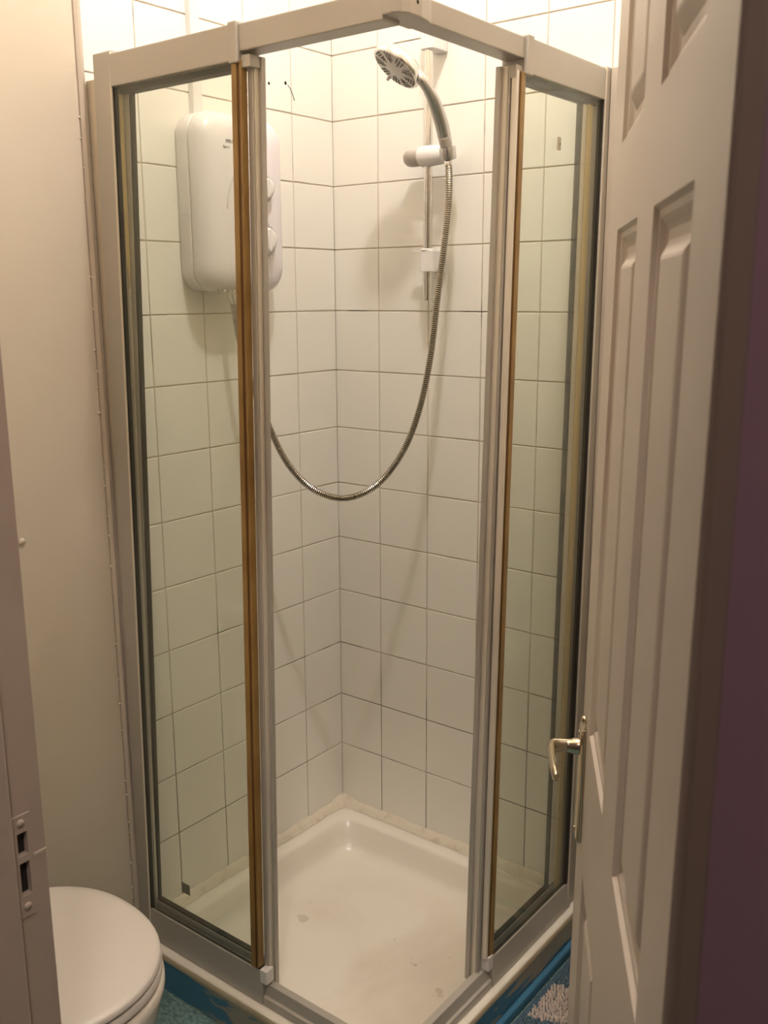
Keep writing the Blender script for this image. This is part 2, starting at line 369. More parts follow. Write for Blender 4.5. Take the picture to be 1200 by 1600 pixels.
# ---------------------------------------------------------------- the door leaf, opened into the bathroom
E0 = Vector((1.0875, -.733)); H0 = Vector((1.4575, -1.3735)); DR = (H0 - E0).normalized(); DN = Vector((DR.y, -DR.x)); DW = (H0 - E0).length; DT = .036
def DP(s, z, dd=0):
    q = E0 + DR * s + DN * (dd - (z - 1.2) * .0095); return Vector((q.x, q.y, z))
def door():
    t = thing('door_1', tuple(DP(DW, FZ + .015)), kind='structure')
    Z0, Z1 = FZ + .015, 1.95
    ss = [0, .110, .312, .430, .632, DW]; zz = [Z0, .17, .713, .917, 1.56, 1.656, 1.845, Z1]
    mb = MB()
    for side in (0, 1):
        base = 0 if side == 0 else -DT; sg = 1 if side == 0 else -1
        for i in range(5):
            for j in range(7):
                s0, s1, z0, z1 = ss[i], ss[i + 1], zz[j], zz[j + 1]
                if i in (1, 3) and j in (1, 3, 5):
                    L = []
                    for ins, dp in ((0, 0), (.004, -.0045), (.010, -.0050), (.017, -.0095), (.021, -.011), (.030, -.011), (.043, -.003), (.046, -.0022)):
                        L.append([DP(s0 + ins, z0 + ins, base + dp * sg), DP(s1 - ins, z0 + ins, base + dp * sg), DP(s1 - ins, z1 - ins, base + dp * sg), DP(s0 + ins, z1 - ins, base + dp * sg)])
                    mb.loops(L, 0, cap0=False)
                else:
                    mb.add([DP(s0, z0, base), DP(s1, z0, base), DP(s1, z1, base), DP(s0, z1, base)], [(0, 1, 2, 3)])
    for s_ in (0, DW):
        mb.add([DP(s_, Z0, 0), DP(s_, Z1, 0), DP(s_, Z1, -DT), DP(s_, Z0, -DT)], [(0, 1, 2, 3)])
    for z_ in (Z0, Z1):
        mb.add([DP(0, z_, 0), DP(DW, z_, 0), DP(DW, z_, -DT), DP(0, z_, -DT)], [(0, 1, 2, 3)])
    me = mb.build('door_leaf', 'white_paint', t)
    import bmesh
    bm = bmesh.new(); bm.from_mesh(me.data); bmesh.ops.remove_doubles(bm, verts=bm.verts, dist=1e-5); bmesh.ops.recalc_face_normals(bm, faces=bm.faces); bm.to_mesh(me.data); bm.free()
    for side in (0, 1):
        sg = 1 if side == 0 else -1; b0 = 0 if side == 0 else -DT
        def Q(s, z, d_): return DP(s, z, b0 + sg * d_)
        mb = MB(); sc, zc0, zc1, hw = .050, .735, .905, .019
        L = []
        for ins, dp in ((0, 0), (0, .004), (.003, .007), (.008, .0085)):
            L.append([Q(sc - hw + ins, zc0 + ins, dp), Q(sc + hw - ins, zc0 + ins, dp), Q(sc + hw - ins, zc1 - ins, dp), Q(sc - hw + ins, zc1 - ins, dp)])
        mb.loops(L); h = subroot(mb.build('door_handle', 'brass', t, bevel=.001))
        h['label'] = 'chrome lever handle on a long backplate'
        zl = .873
        mb = MB()
        a = Q(sc, zl, .008); nrm = (Q(sc, zl, .1) - Q(sc, zl, 0)).normalized()
        mb.lathe(a, nrm, [(.0125, 0), (.012, .006), (.0095, .012), (.009, .016)], 20)
        # neck out of the door, then the grip running back towards the hinge
        pts = [Q(sc, zl, .018), Q(sc, zl, .034), Q(sc + .001, zl, .042), Q(sc + .005, zl, .046), Q(sc + .02, zl, .0465), Q(sc + .06, zl - .002, .045), Q(sc + .085, zl - .003, .043), Q(sc + .090, zl - .003, .0425)]
        mb.tube(pts, [.0095, .0100, .0105, .0100, .0092, .0085, .0080, .005], 14, up=(0, 0, 1), flat=.6)
        lv = mb.build('lever', 'brass', h); smooth_by_angle(lv, 50)
        mb = MB()
        for z in (zc0 + .012, zc1 - .012): mb.lathe(Q(sc, z, .008), nrm, [(.0045, 0), (.004, .0015), (0, .002)], 12)
        mb.build('screw', 'brass', h)
        mb = MB(); mb.lathe(Q(sc + .004, .915, .0), nrm, [(.006, 0), (.006, .004), (.004, .007), (0, .008)], 14); sc_ = mb.build('screw_cap', 'brass', h, smooth=True)
    for z in (.25, .95, 1.72):
        mb = MB(); c = DP(DW + .006, z, -DT - .004); mb.tube([c + Vector((0, 0, -.045)), c + Vector((0, 0, .045))], .006, 10)
        hg = mb.build('hinge', 'satin_chrome', t); smooth_by_angle(hg)
door()

# ---------------------------------------------------------------- lamps: bathroom globe, and an added fill in the hall
t = thing('ceiling_lamp', (BULB[0], BULB[1], CZ), 'round white globe lamp hanging from the bathroom ceiling above the shower', 'lamp')
MB().lathe((BULB[0], BULB[1], CZ), (0, 0, -1), [(.05, 0), (.05, .012), (.03, .025), (.022, .05), (.022, CZ - BULB[2] - BULB_R + .006)], 28).build('lamp_base', 'white_plastic', t, smooth=True)
gl = MB(); gl.lathe(BULB, (0, 0, 1), [(BULB_R * math.sin(math.pi * k / 14), -BULB_R * math.cos(math.pi * k / 14)) for k in range(15)], 24); gl.build('lamp_globe', 'bulb', t, smooth=True)
t = thing('ceiling_lamp', (1.9, -2.35, CZ), 'unseen fill lamp added on the ceiling of the hall outside the bathroom', 'lamp')
MB().lathe((1.9, -2.35, CZ), (0, 0, -1), [(.13, 0), (.13, .02), (.12, .028)], 28).build('lamp_base', 'white_plastic', t, smooth=True)
MB().lathe((1.9, -2.35, CZ - .028), (0, 0, -1), [(.115, 0), (.10, .03), (.05, .05), (0, .055)], 28).build('lamp_globe', 'hall_fill', t, smooth=True)

# ---------------------------------------------------------------- plinth, tray, sealant
mb = MB()
P = [(.0005, -.742), (.757, -.742), (.757, -.0005), (.727, -.0005), (.727, -.712), (.0005, -.712)]
mb.prism(P, P, FZ, .0445)
pt = subroot(mb.build('tray_plinth', 'blue'))
tag(pt, 'low blue painted plinth with flaking paint under the shower tray', 'plinth')
mb = MB(); q = [(.757, -.70), (.772, -.70), (.772, -.0), (.757, -.0)]
mb.prism(q, q, FZ, -.004); pp = mb.build('quadrant_moulding', 'blue_plain', pt, bevel=.006, seg=3)

mb = MB(); X0, X1, Y0, Y1 = .0, .760, -.745, .0
def rr_(ins, rad, z): return rrect(X0 + ins, X1 - ins, Y0 + ins, Y1 - ins, rad, z, 10)
L = [rr_(.002, .004, .045), rr_(0, .006, .050), rr_(0, .006, .064), rr_(.004, .006, .068), rr_(.042, .036, .069), rr_(.052, .045, .067), rr_(.057, .052, .060),
     rr_(.062, .062, .035), rr_(.068, .072, .008), rr_(.078, .078, -.006), rr_(.098, .085, -.014), rr_(.16, .09, -.017), rr_(.25, .06, -.019), rr_(.33, .02, -.021)]
mb.loops(L, 0, cap0=False)
for i in range(len(mb.m)):
    if i < 88: mb.m[i] = 1
tr = subroot(mb.build('shower_tray', ['tray', 'tray_side'])); smooth_by_angle(tr, 60)
tag(tr, 'square cream acrylic shower tray with brownish soap stains', 'shower tray')
mb = MB(); mb.lathe((.60, -.17, -.0165), (0, 0, 1), [(.042, 0), (.040, .003), (.030, .004), (.028, .002), (0, .002)], 28)
mb.build('drain_cover', 'chrome', tr, smooth=True)

mb = MB()
def seal(a, b, nrm):
    a = Vector(a); b = Vector(b); n = Vector(nrm); N = 60; L = []; rg = random.Random(5)
    for k in range(N + 1):
        p = a.lerp(b, k / N); wd = .017 + rg.uniform(-.0015, .002); hh = .019 + rg.uniform(-.002, .002)
        if k < 4: wd += .006; hh += .006
        up = Vector((0, 0, 1))
        L.append([p - n * .001, p + n * wd, p + n * wd * .55 + up * hh * .45, p + n * .003 + up * hh, p + up * hh - n * .001])
    mb.loops(L)
seal((0.001, 0, .0692), (0.001, -.683, .0692), (1, 0, 0)); seal((0, -.001, .0692), (.695, -.001, .0692), (0, -1, 0))
sl = mb.build('sealant_bead', 'sealant'); smooth_by_angle(sl, 70); tag(sl, 'discoloured cream silicone bead between the tray rim and wall tiles', 'sealant')

# ---------------------------------------------------------------- shower enclosure
en = thing('shower_enclosure', (.74, -.725, .069), 'square corner-entry shower cubicle with aluminium frame and sliding glass doors', 'shower cubicle')
ZT, ZB = 1.862, .142
def xz(a, b, z): return lerp(b, a, (z - ZB) / (ZT - ZB))     # a at the top, b at the bottom
def postL(name, m, at, ab, y0, y1, z0, z1, parent=en, wt=None, bevel=.0015):
    # post in the left side; at=(x0,x1) at ZT, ab=(x0,x1) at ZB
    b = [(xz(at[0], ab[0], z0), y0), (xz(at[1], ab[1], z0), y0), (xz(at[1], ab[1], z0), y1), (xz(at[0], ab[0], z0), y1)]
    t_ = [(xz(at[0], ab[0], z1), y0), (xz(at[1], ab[1], z1), y0), (xz(at[1], ab[1], z1), y1), (xz(at[0], ab[0], z1), y1)]
    return subroot(MB().prism(b, t_, z0, z1).build(name, m, parent, bevel=bevel))
def postR(name, m, at, ab, x0, x1, z0, z1, parent=en, bevel=.0015):
    b = [(x0, xz(at[0], ab[0], z0)), (x1, xz(at[0], ab[0], z0)), (x1, xz(at[1], ab[1], z0)), (x0, xz(at[1], ab[1], z0))]
    t_ = [(x0, xz(at[0], ab[0], z1)), (x1, xz(at[0], ab[0], z1)), (x1, xz(at[1], ab[1], z1)), (x0, xz(at[1], ab[1], z1))]
    return subroot(MB().prism(b, t_, z0, z1).build(name, m, parent, bevel=bevel))
# wall jambs with their lip, coloured paler as its highlight
j = postL('wall_jamb', 'alu', (.036, .090), (.004, .046), -.725, -.690, .070, 1.925)
postL('jamb_lip', 'alu_edge', (.0875, .0905), (.0435, .0465), -.7275, -.7245, .075, 1.922, j, bevel=0)
postL('infill_strip', 'plaster', (-.001, .037), (-.001, .006), -.716, -.700, .070, 1.885, j)
j = postR('wall_jamb', 'alu', (-.034, -.001), (-.056, -.001), .700, .742, .070, 1.925)
postR('jamb_lip', 'alu_edge', (-.037, -.034), (-.059, -.056), .7415, .7445, .075, 1.922, j, bevel=0)
postR('wall_flange', 'white_paint', (-.014, -.001), (-.014, -.001), .7425, .779, .070, 1.925, j)
# top rails
def top_rail_left():
    mb = MB(); mb.box(.088, .412, -.728, -.680, 1.862, 1.9185)
    o = subroot(mb.build('top_rail', 'alu', en, bevel=.002))
    MB().box(.404, .424, -.732, -.678, 1.858, 1.921).build('rail_end_cap', 'alu', o, bevel=.002)
    MB().box(.425, .446, -.724, -.700, 1.850, 1.869).build('door_guide', 'alu', o, bevel=.001)
    MB().box(.092, .405, -.712, -.704, 1.852, 1.8625).build('rail_gasket', 'gasket', o)
    mb = MB(); mb.box(.423, .720, -.726, -.684, 1.875, 1.917)
    subroot(mb.build('top_rail', 'alu', en, bevel=.002))
top_rail_left()
def top_rail_right():
    mb = MB(); mb.box(.695, .743, -.338, -.036, 1.862, 1.9205)
    o = subroot(mb.build('top_rail', 'alu', en, bevel=.002))
    MB().box(.694, .747, -.352, -.330, 1.858, 1.923).build('rail_end_cap', 'alu', o, bevel=.002)
    MB().box(.712, .738, -.376, -.352, 1.850, 1.872).build('door_guide', 'alu', o, bevel=.001)
    MB().box(.719, .727, -.332, -.040, 1.852, 1.8625).build('rail_gasket', 'gasket', o)
    mb = MB(); mb.box(.700, .741, -.640, -.351, 1.884, 1.919)
    subroot(mb.build('top_rail', 'alu', en, bevel=.002))
    mb = MB(); P = [(.719, -.7265), (.738, -.7280), (.750, -.722), (.757, -.708), (.757, -.680), (.752, -.655), (.745, -.638), (.703, -.638), (.703, -.680), (.719, -.686)]
    mb.prism(P, P, 1.881, 1.9195); c = subroot(mb.build('corner_connector', 'alu', en, bevel=.002))
    mb = MB(); mb.lathe((.757, -.690, 1.900), (1, 0, 0), [(.003, 0), (.002, .0006), (0, .0006)], 10); mb.build('screw_hole', 'dark_hole', c)
top_rail_right()
# bottom rails, with the upstand under the fixed panes, the end block and the lower threshold
def bottom_left():
    mb = MB()
    P = [(-.729, .070), (-.725, .142), (-.721, .142), (-.721, .118), (-.708, .118), (-.708, .132), (-.704, .132), (-.690, .132), (-.690, .070)]
    mb.loops([[(x, y, z) for y, z in P] for x in (.042, .398)])
    o = subroot(mb.build('bottom_rail', 'alu', en))
    MB().box(.050, .392, -.7208, -.7082, .119, .134).build('drain_channel', 'channel', o)
    MB().box(.394, .412, -.728, -.706, .120, .150).build('rail_end_block', 'white_plastic', o, bevel=.001)
    mb = MB(); P = [(-.728, .070), (-.728, .088), (-.722, .090), (-.716, .112), (-.702, .114), (-.696, .070)]
    mb.loops([[(x, y, z) for y, z in P] for x in (.400, .735)])
    subroot(mb.build('threshold', 'alu', en, bevel=.001))
bottom_left()
def bottom_right():
    mb = MB()
    P = [(.746, .070), (.741, .134), (.737, .134), (.737, .112), (.724, .112), (.724, .124), (.704, .124), (.704, .070)]
    mb.loops([[(x, y, z) for x, z in P] for y in (-.052, -.398)])
    o = subroot(mb.build('bottom_rail', 'alu', en))
    MB().box(.7242, .7368, -.392, -.060, .113, .128).build('drain_channel', 'channel', o)
    MB().box(.722, .744, -.414, -.396, .114, .146).build('rail_end_block', 'white_plastic', o, bevel=.001)
    mb = MB(); P = [(.745, .070), (.745, .088), (.739, .090), (.733, .112), (.719, .114), (.713, .070)]
    mb.loops([[(x, y, z) for x, z in P] for y in (-.400, -.722)])
    subroot(mb.build('threshold', 'alu', en, bevel=.001))
bottom_right()
# fixed panes with their gaskets and yellowed seals
def pane(name, quad, n, th, parent):     # quad: 4 corners, n: normal
    n = Vector(n); q = [Vector(p) for p in quad]
    return subroot(MB().loops([q, [p + n * th for p in q]]).build(name, 'glass', parent))
f = pane('fixed_pane', [(.0905, -.7235, ZT), (.412, -.7235, ZT), (.380, -.7235, .13), (.0468, -.7235, .13)], (0, 1, 0), .005, en)
postL('edge_gasket', 'gasket', (.0903, .0918), (.0463, .0478), -.7245, -.7140, .135, ZT, f, bevel=0)
postL('edge_seal', 'seal_gold', (.405, .417), (.368, .380), -.727, -.714, .146, ZT, f, bevel=.001)
postL('edge_seal', 'seal_brown', (.4165, .4225), (.3795, .3855), -.725, -.712, .146, ZT, f, bevel=0)
postL('edge_seal', 'seal_gold', (.4225, .4275), (.3855, .3905), -.726, -.712, .150, ZT, f, bevel=.001)
MB().box(.158, .184, -.7243, -.7236, .229, .253).build('sticker', 'sticker_dark', f)
f = pane('fixed_pane', [(.7385, -.034, ZT), (.7385, -.366, ZT), (.7385, -.412, .125), (.7385, -.060, .125)], (-1, 0, 0), .005, en)
postR('edge_gasket', 'gasket', (-.0435, -.037), (-.0675, -.059), .731, .7405, .128, ZT, f, bevel=0)
postR('edge_seal', 'seal_gold', (-.362, -.348), (-.406, -.392), .730, .742, .140, ZT, f, bevel=.001)
postR('edge_seal', 'seal_brown', (-.3685, -.362), (-.413, -.406), .728, .740, .140, ZT, f, bevel=0)
postR('edge_seal', 'alu_edge', (-.375, -.3685), (-.4195, -.413), .729, .741, .144, ZT, f, bevel=.001)
st = MB().box(.7387, .7393, -.222, -.208, 1.749, 1.772).build('sticker', 'sticker', f); subroot(st)
MB().box(.7393, .7396, -.2125, -.2095, 1.757, 1.763).build('printed_mark', 'ink', st)
# sliding doors, both pushed open behind the fixed panes
def slider_left():
    p = pane('sliding_pane', [(.110, -.7005, 1.86), (.425, -.7005, 1.86), (.380, -.7005, .132), (.043, -.7005, .132)], (0, 1, 0), .005, en)
    s = subroot(postL('leading_stile', 'alu', (.4275, .4400), (.3905, .4020), -.712, -.688, .098, 1.868, p))
    postL('stile_lip', 'alu_edge', (.4400, .4425), (.4020, .4045), -.709, -.692, .098, 1.868, s, bevel=0)  # lighter lip paints in the highlight along the stile
    postL('stile_fin', 'alu', (.4425, .4485), (.4045, .4115), -.700, -.690, .098, 1.868, s, bevel=.001)
    s = subroot(postL('trailing_stile', 'alu', (.088, .1075), (.030, .0410), -.7022, -.690, .135, 1.862, p))
    postL('stile_gasket', 'gasket', (.1075, .1160), (.0410, .0480), -.7015, -.694, .135, 1.862, s, bevel=0)
    # the yellow seal has torn away below head height
    m1 = lambda z: xz(.0905, .0465, z)
    mb = MB()
    def ring(z, ya, yb): return [(m1(z), ya, z), (m1(z) + .0016, ya, z), (m1(z) + .0016, yb, z), (m1(z), yb, z)]
    mb.loops([ring(1.49, -.7045, -.704), ring(1.53, -.709, -.704), ring(1.56, -.7125, -.7035), ring(1.860, -.7125, -.7035)])
    mb.build('torn_seal', 'seal_pale', s)
    mb = MB(); mb.loops([ring(.150, -.7085, -.7055), ring(1.50, -.7095, -.7045)]); mb.build('tile_standin_strip', 'alu_edge', s)  # added pale strip stands in for tiles showing below the seal
    mb = MB(); mb.box(.10, .43, -.706, -.692, 1.856, 1.868); mb.build('pane_top_rail', 'alu', p, bevel=.001)
    mb = MB(); mb.box(.11, .42, -.7045, -.694, 1.8515, 1.856); mb.build('pane_top_gasket', 'gasket', p)
    mb = MB(); mb.box(.035, .385, -.706, -.692, .136, .152); mb.build('pane_bottom_rail', 'alu', p, bevel=.001)
    mb = MB(); mb.box(.045, .370, -.7045, -.694, .152, .1575); mb.build('pane_bottom_gasket', 'channel', p)
slider_left()
def slider_right():
    p = pane('sliding_pane', [(.716, -.10, 1.856), (.716, -.36, 1.856), (.716, -.41, .125), (.716, -.10, .125)], (-1, 0, 0), .005, en)
    s = subroot(postR('leading_stile', 'alu', (-.3765, -.350), (-.4300, -.401), .702, .727, .098, 1.870, p))
    postR('stile_lip', 'alu_edge', (-.3790, -.3765), (-.4325, -.4300), .706, .723, .098, 1.870, s, bevel=0)
    postR('stile_fin', 'alu', (-.3860, -.3790), (-.4400, -.4325), .703, .713, .098, 1.870, s, bevel=.001)
    postR('stile_edge', 'alu_edge', (-.350, -.340), (-.401, -.388), .712, .724, .098, 1.855, s, bevel=.001)
    s = subroot(postR('trailing_stile', 'alu_edge', (-.084, -.052), (-.112, -.064), .706, .721, .128, 1.862, p))
    postR('stile_seal', 'seal_pale', (-.070, -.050), (-.090, -.064), .7205, .724, .128, 1.862, s, bevel=0)
    postR('stile_gasket', 'channel', (-.093, -.084), (-.117, -.112), .710, .719, .128, 1.862, s, bevel=0)
    mb = MB(); mb.box(.709, .723, -.36, -.05, 1.855, 1.868); mb.build('pane_top_rail', 'alu', p, bevel=.001)
    mb = MB(); mb.box(.711, .721, -.35, -.06, 1.850, 1.855); mb.build('pane_top_gasket', 'channel', p)
    mb = MB(); mb.box(.709, .723, -.40, -.05, .128, .142); mb.build('pane_bottom_rail', 'alu', p, bevel=.001)
    mb = MB(); mb.box(.711, .721, -.39, -.06, .142, .148); mb.build('pane_bottom_gasket', 'channel', p)
slider_right()

# ---------------------------------------------------------------- electric shower heater on the left wall
HY, HZ = -.385, 1.678
def sup(hw, hh, rad, x, n=10):   # rounded rectangle in the wall plane
    return [(x, HY + p[0], HZ + p[1]) for p in rrect(-hw, hw, -hh, hh, rad, 0, n)]
t = thing('shower_heater', (0, HY, HZ), 'white wall-mounted electric shower unit with two round dials', 'shower heater')
mb = MB(); mb.loops([sup(.118, .178, .045, .0), sup(.121, .181, .047, .004), sup(.122, .182, .048, .038), sup(.120, .180, .047, .040)])
smooth_by_angle(mb.build('back_shell', 'heater', t), 40)
mb = MB(); L = []
for x, ins in ((.0405, .003), (.044, .0005), (.060, .000), (.070, .004), (.078, .010), (.085, .020), (.0895, .034), (.092, .052), (.0935, .075)):
    L.append(sup(.1225 - ins, .1825 - ins, max(.048 - ins * .35, .02), x))
mb.loops(L); cv = subroot(smooth_by_angle(mb.build('front_cover', 'heater', t), 50))
def fx(y, z):                     # height of the domed cover at (y, z)
    ins = min(.122 - abs(y - HY), .182 - abs(z - HZ)); tab = ((0, .060), (.004, .070), (.010, .078), (.020, .085), (.034, .0895), (.052, .092), (.075, .0935), (.2, .0935))
    for (a, b), (c, e) in zip(tab, tab[1:]):
        if ins <= c: return lerp(b, e, (ins - a) / (c - a))
    return .0935
arc = []
for k in range(22):
    a = math.radians(92 + 88 * k / 21); y = -.365 + .085 * math.cos(a); z = 1.665 + .105 * math.sin(a); arc.append((fx(y, z) + .0002, y, z))
MB().tube(arc, .0016, 6).build('curved_groove', 'groove', cv, smooth=True)
MB().box(.010, .0398, HY - .1228, HY - .121, 1.652, 1.6532).build('cable_cover_joint', 'groove', cv)
def dial(z, rad):
    c = (fx(-.350, z) - .001, -.350, z)
    k = subroot(MB().lathe(c, (1, 0, 0), [(rad * 1.24, 0), (rad * 1.24, .007), (rad * 1.14, .011), (rad, .012)], 36).build('dial', 'dial_metal', t, smooth=True))
    MB().lathe((c[0] + .008, c[1], c[2]), (1, 0, 0), [(rad, 0), (rad * .93, .010), (rad * .80, .015), (rad * .5, .017), (0, .0175)], 36).build('dial_knob', 'white_plastic', k, smooth=True)
    mb = MB(); a = Vector((c[0] + .023, c[1], c[2])); mb.box(a.x - .003, a.x + .004, a.y - .004, a.y + .004, a.z - rad * .8, a.z + rad * .8); mb.build('dial_pointer', 'white_plastic', k, bevel=.002)
    n = MB(); import math as mm
    for q in range(20):
        an = mm.radians(-60 + q * 15); yy = c[1] + mm.cos(an) * rad * 1.45; zz = c[2] + mm.sin(an) * rad * 1.45
        n.lathe((c[0] + .0008, yy, zz), (1, 0, 0), [(.0009, 0), (.0009, .0005), (0, .0005)], 6)
    n.build('printed_scale', 'ink', k)
dial(1.712, .024); dial(1.604, .029)
def text(s, name, size, loc, rot, parent, m='ink', depth=.0002):
    cu = bpy.data.curves.new(name, 'FONT'); cu.body = s; cu.size = size; cu.extrude = depth; cu.align_x = 'CENTER'
    tmp = bpy.data.objects.new(name, cu); C.objects.link(tmp)
    me = bpy.data.meshes.new_from_object(tmp.evaluated_get(bpy.context.evaluated_depsgraph_get())); bpy.data.objects.remove(tmp)
    me.materials.clear(); me.materials.append(M[m])
    o = bpy.data.objects.new(name, me); C.objects.link(o); o.parent = parent; o.location = loc; o.rotation_euler = rot; return o
RT = (math.pi / 2, 0, math.pi / 2)
text('MIRA', 'logo_lettering', .0105, (fx(-.437, 1.796) + .0002, -.437, 1.7965), RT, cv)
text('Sport', 'model_lettering', .0085, (fx(-.445, 1.785) + .0002, -.447, 1.7855), RT, cv)
mb = MB(); mb.lathe((.060, -.415, 1.500), (0, 0, -1), [(.014, 0), (.014, .008), (.0115, .010), (.0115, .020)], 20)
smooth_by_angle(mb.build('water_outlet', 'chrome', t), 40)
mb = MB(); mb.lathe((.058, -.452, 1.500), (0, 0, -1), [(.017, 0), (.016, .006), (.009, .010), (0, .0105)], 20)
smooth_by_angle(mb.build('relief_cap', 'chrome', t), 40)

t = MB().box(.0, .015, -.4615, -.437, HZ + .170, CZ).build('cable_trunking', 'white_plastic', bevel=.0015)
tag(t, 'slim white cable trunking running up the tiles above the heater', 'cable trunking')

# ---------------------------------------------------------------- riser rail with brackets
RX, RY = .3205, -.045
t = thing('riser_rail', (RX, 0, 1.47), 'vertical chrome shower riser rail on white brackets', 'riser rail')
mb = MB(); mb.tube([(RX, RY, 1.474), (RX, RY, 2.06)], .0105, 20); smooth_by_angle(mb.build('rail_tube', 'chrome', t), 40)
def bracket(z0, z1, name):
    P = [(x, y) for x, y, _ in rrect(.306, .3435, -.061, -.0005, .008, 0, 5)]
    o = MB().prism(P, P, z0, z1).build(name, 'white_plastic', t, bevel=.001); smooth_by_angle(o, 30); return subroot(o)
bracket(2.012, 2.085, 'rail_bracket')
b = bracket(1.538, 1.585, 'rail_bracket')
mb = MB(); mb.lathe((RX, RY, 1.584), (0, 0, 1), [(.017, 0), (.018, .003), (.015, .006)], 20)
mb.box(.283, .318, -.056, -.044, 1.585, 1.590); smooth_by_angle(mb.build('soap_dish_clip', 'white_plastic', b), 35)
# slider that grips the handset
t = thing('handset_holder', (RX, RY, 1.79), 'pale grey barrel-shaped slider clamping the handset to the riser rail', 'shower holder')
mb = MB(); mb.lathe((.266, -.052, 1.790), (1, 0, 0), [(.004, -.003), (.014, -.001), (.0185, .005), (.0205, .015), (.0205, .038), (.0200, .040)], 28); smooth_by_angle(mb.build('tightening_knob', 'grey_plastic', t), 40)
mb = MB(); mb.lathe((.3062, -.052, 1.790), (1, 0, 0), [(.021, 0), (.0225, .003), (.0225, .030), (.0205, .056), (.018, .072), (.010, .078)], 28); smooth_by_angle(mb.build('holder_body', 'white_plastic', t), 45)
mb = MB(); A = Vector((.396, -.078, 1.788)); ax = Vector((.02, -.28, 1)).normalized()
mb.lathe(A - ax * .014, ax, [(.0165, 0), (.018, .004), (.0185, .022), (.0175, .026), (.0125, .026), (.0115, 0)], 24); smooth_by_angle(mb.build('cradle', 'satin_chrome', t), 40)

# handset
HC = Vector((.353, -.200, 1.951)); VV = (HC - cam.matrix_world.translation).normalized(); UU = (u - VV * u.dot(VV)).normalized(); RR = VV.cross(UU)
HN = (RR * -.586 + UU * -.72 - VV * .37).normalized(); HM = (RR * .775 + UU * -.63); HM = (HM - HN * HM.dot(HN)).normalized(); HK = HN.cross(HM)
t = thing('shower_handset', tuple(A), 'round chrome shower handset tilted down towards the tray', 'shower head')
mb = MB(); mb.lathe(HC, HN, [(.010, -.026), (.026, -.024), (.042, -.017), (.052, -.006), (.0560, .002), (.0565, .007), (.0545, .0105), (.0520, .0105)], 44, ref=HM); smooth_by_angle(mb.build('head_shell', 'chrome', t), 50)
mb = MB(); mb.lathe(HC, HN, [(.0525, .0095), (.0505, .0112), (.034, .0118), (.020, .0135), (.010, .0150), (0, .0152)], 44, ref=HM); fc = subroot(smooth_by_angle(mb.build('spray_face', 'face_grey', t), 50))
mb = MB()
def slot(a, r0, r1, w_, h0=.0114):
    dv = HM * math.cos(a) + HK * math.sin(a); sv = HN.cross(dv)
    p = [HC + dv * r0 - sv * w_, HC + dv * r1 - sv * w_ * 1.2, HC + dv * r1 + sv * w_ * 1.2, HC + dv * r0 + sv * w_]
    mb.loops([[q + HN * h0 for q in p], [q + HN * (h0 + .0013) for q in p]])
for k in range(9): slot(2 * math.pi * k / 9 + .2, .020, .037, .0016, .0120)
for k in range(9):
    for rr in (.028, .034, .040, .046):
        for da in (-.16, 0, .16):
            if da == 0 and rr < .038: continue
            slot(2 * math.pi * (k + (.5 if rr < .038 else 0)) / 9 + .2 + da, rr, rr + .0032, .0013, .0113)
mb.build('nozzle_pattern', 'nozzle', fc)
mb = MB(); pdir = (HK if HK.z < 0 else -HK)
mb.tube([HC + pdir * .050 + HN * .008, HC + pdir * .066 + HN * .012], [.004, .0035], 10); mb.build('spray_selector', 'grey_plastic', t, smooth=True)
hp = [(.388, -.186, 1.931), (.402, -.181, 1.916), (.4075, -.164, 1.897), (.408, -.145, 1.876), (.405, -.120, 1.848), (.400, -.098, 1.820), (.396, -.083, 1.797), (.3945, -.076, 1.776)]
def catmull(P, n):
    P = [Vector(p) for p in P]; Q = [P[0] * 2 - P[1]] + P + [P[-1] * 2 - P[-2]]; out = []
    for i in range(1, len(Q) - 2):
        for k in range(n):
            s_ = k / n; a, b, c, e = Q[i - 1], Q[i], Q[i + 1], Q[i + 2]
            out.append(.5 * ((2 * b) + (c - a) * s_ + (2 * a - 5 * b + 4 * c - e) * s_ ** 2 + (3 * b - a - 3 * c + e) * s_ ** 3))
    out.append(P[-1]); return out
pp_ = catmull(hp, 6); n_ = len(pp_)
rad = []
for i in range(n_):
    s_ = i / (n_ - 1); rad.append(.0135 - .003 * math.exp(-((s_ - .2) / .12) ** 2) + .0015 * math.sin(math.pi * min(1, max(0, (s_ - .35) / .5))) - .0035 * max(0, (s_ - .82) / .18))
mb = MB(); mb.tube(pp_, rad, 20, flat=.8); hd = subroot(smooth_by_angle(mb.build('handle', 'satin_chrome', t), 60))
mb = MB(); i0, i1 = int(n_ * .70), int(n_ * .80)
mb.tube(pp_[i0:i1 + 1], [.0150 + .001 * k / (i1 - i0) for k in range(i1 - i0 + 1)], 20, flat=.85); smooth_by_angle(mb.build('handle_collar', 'grey_plastic', hd), 60)

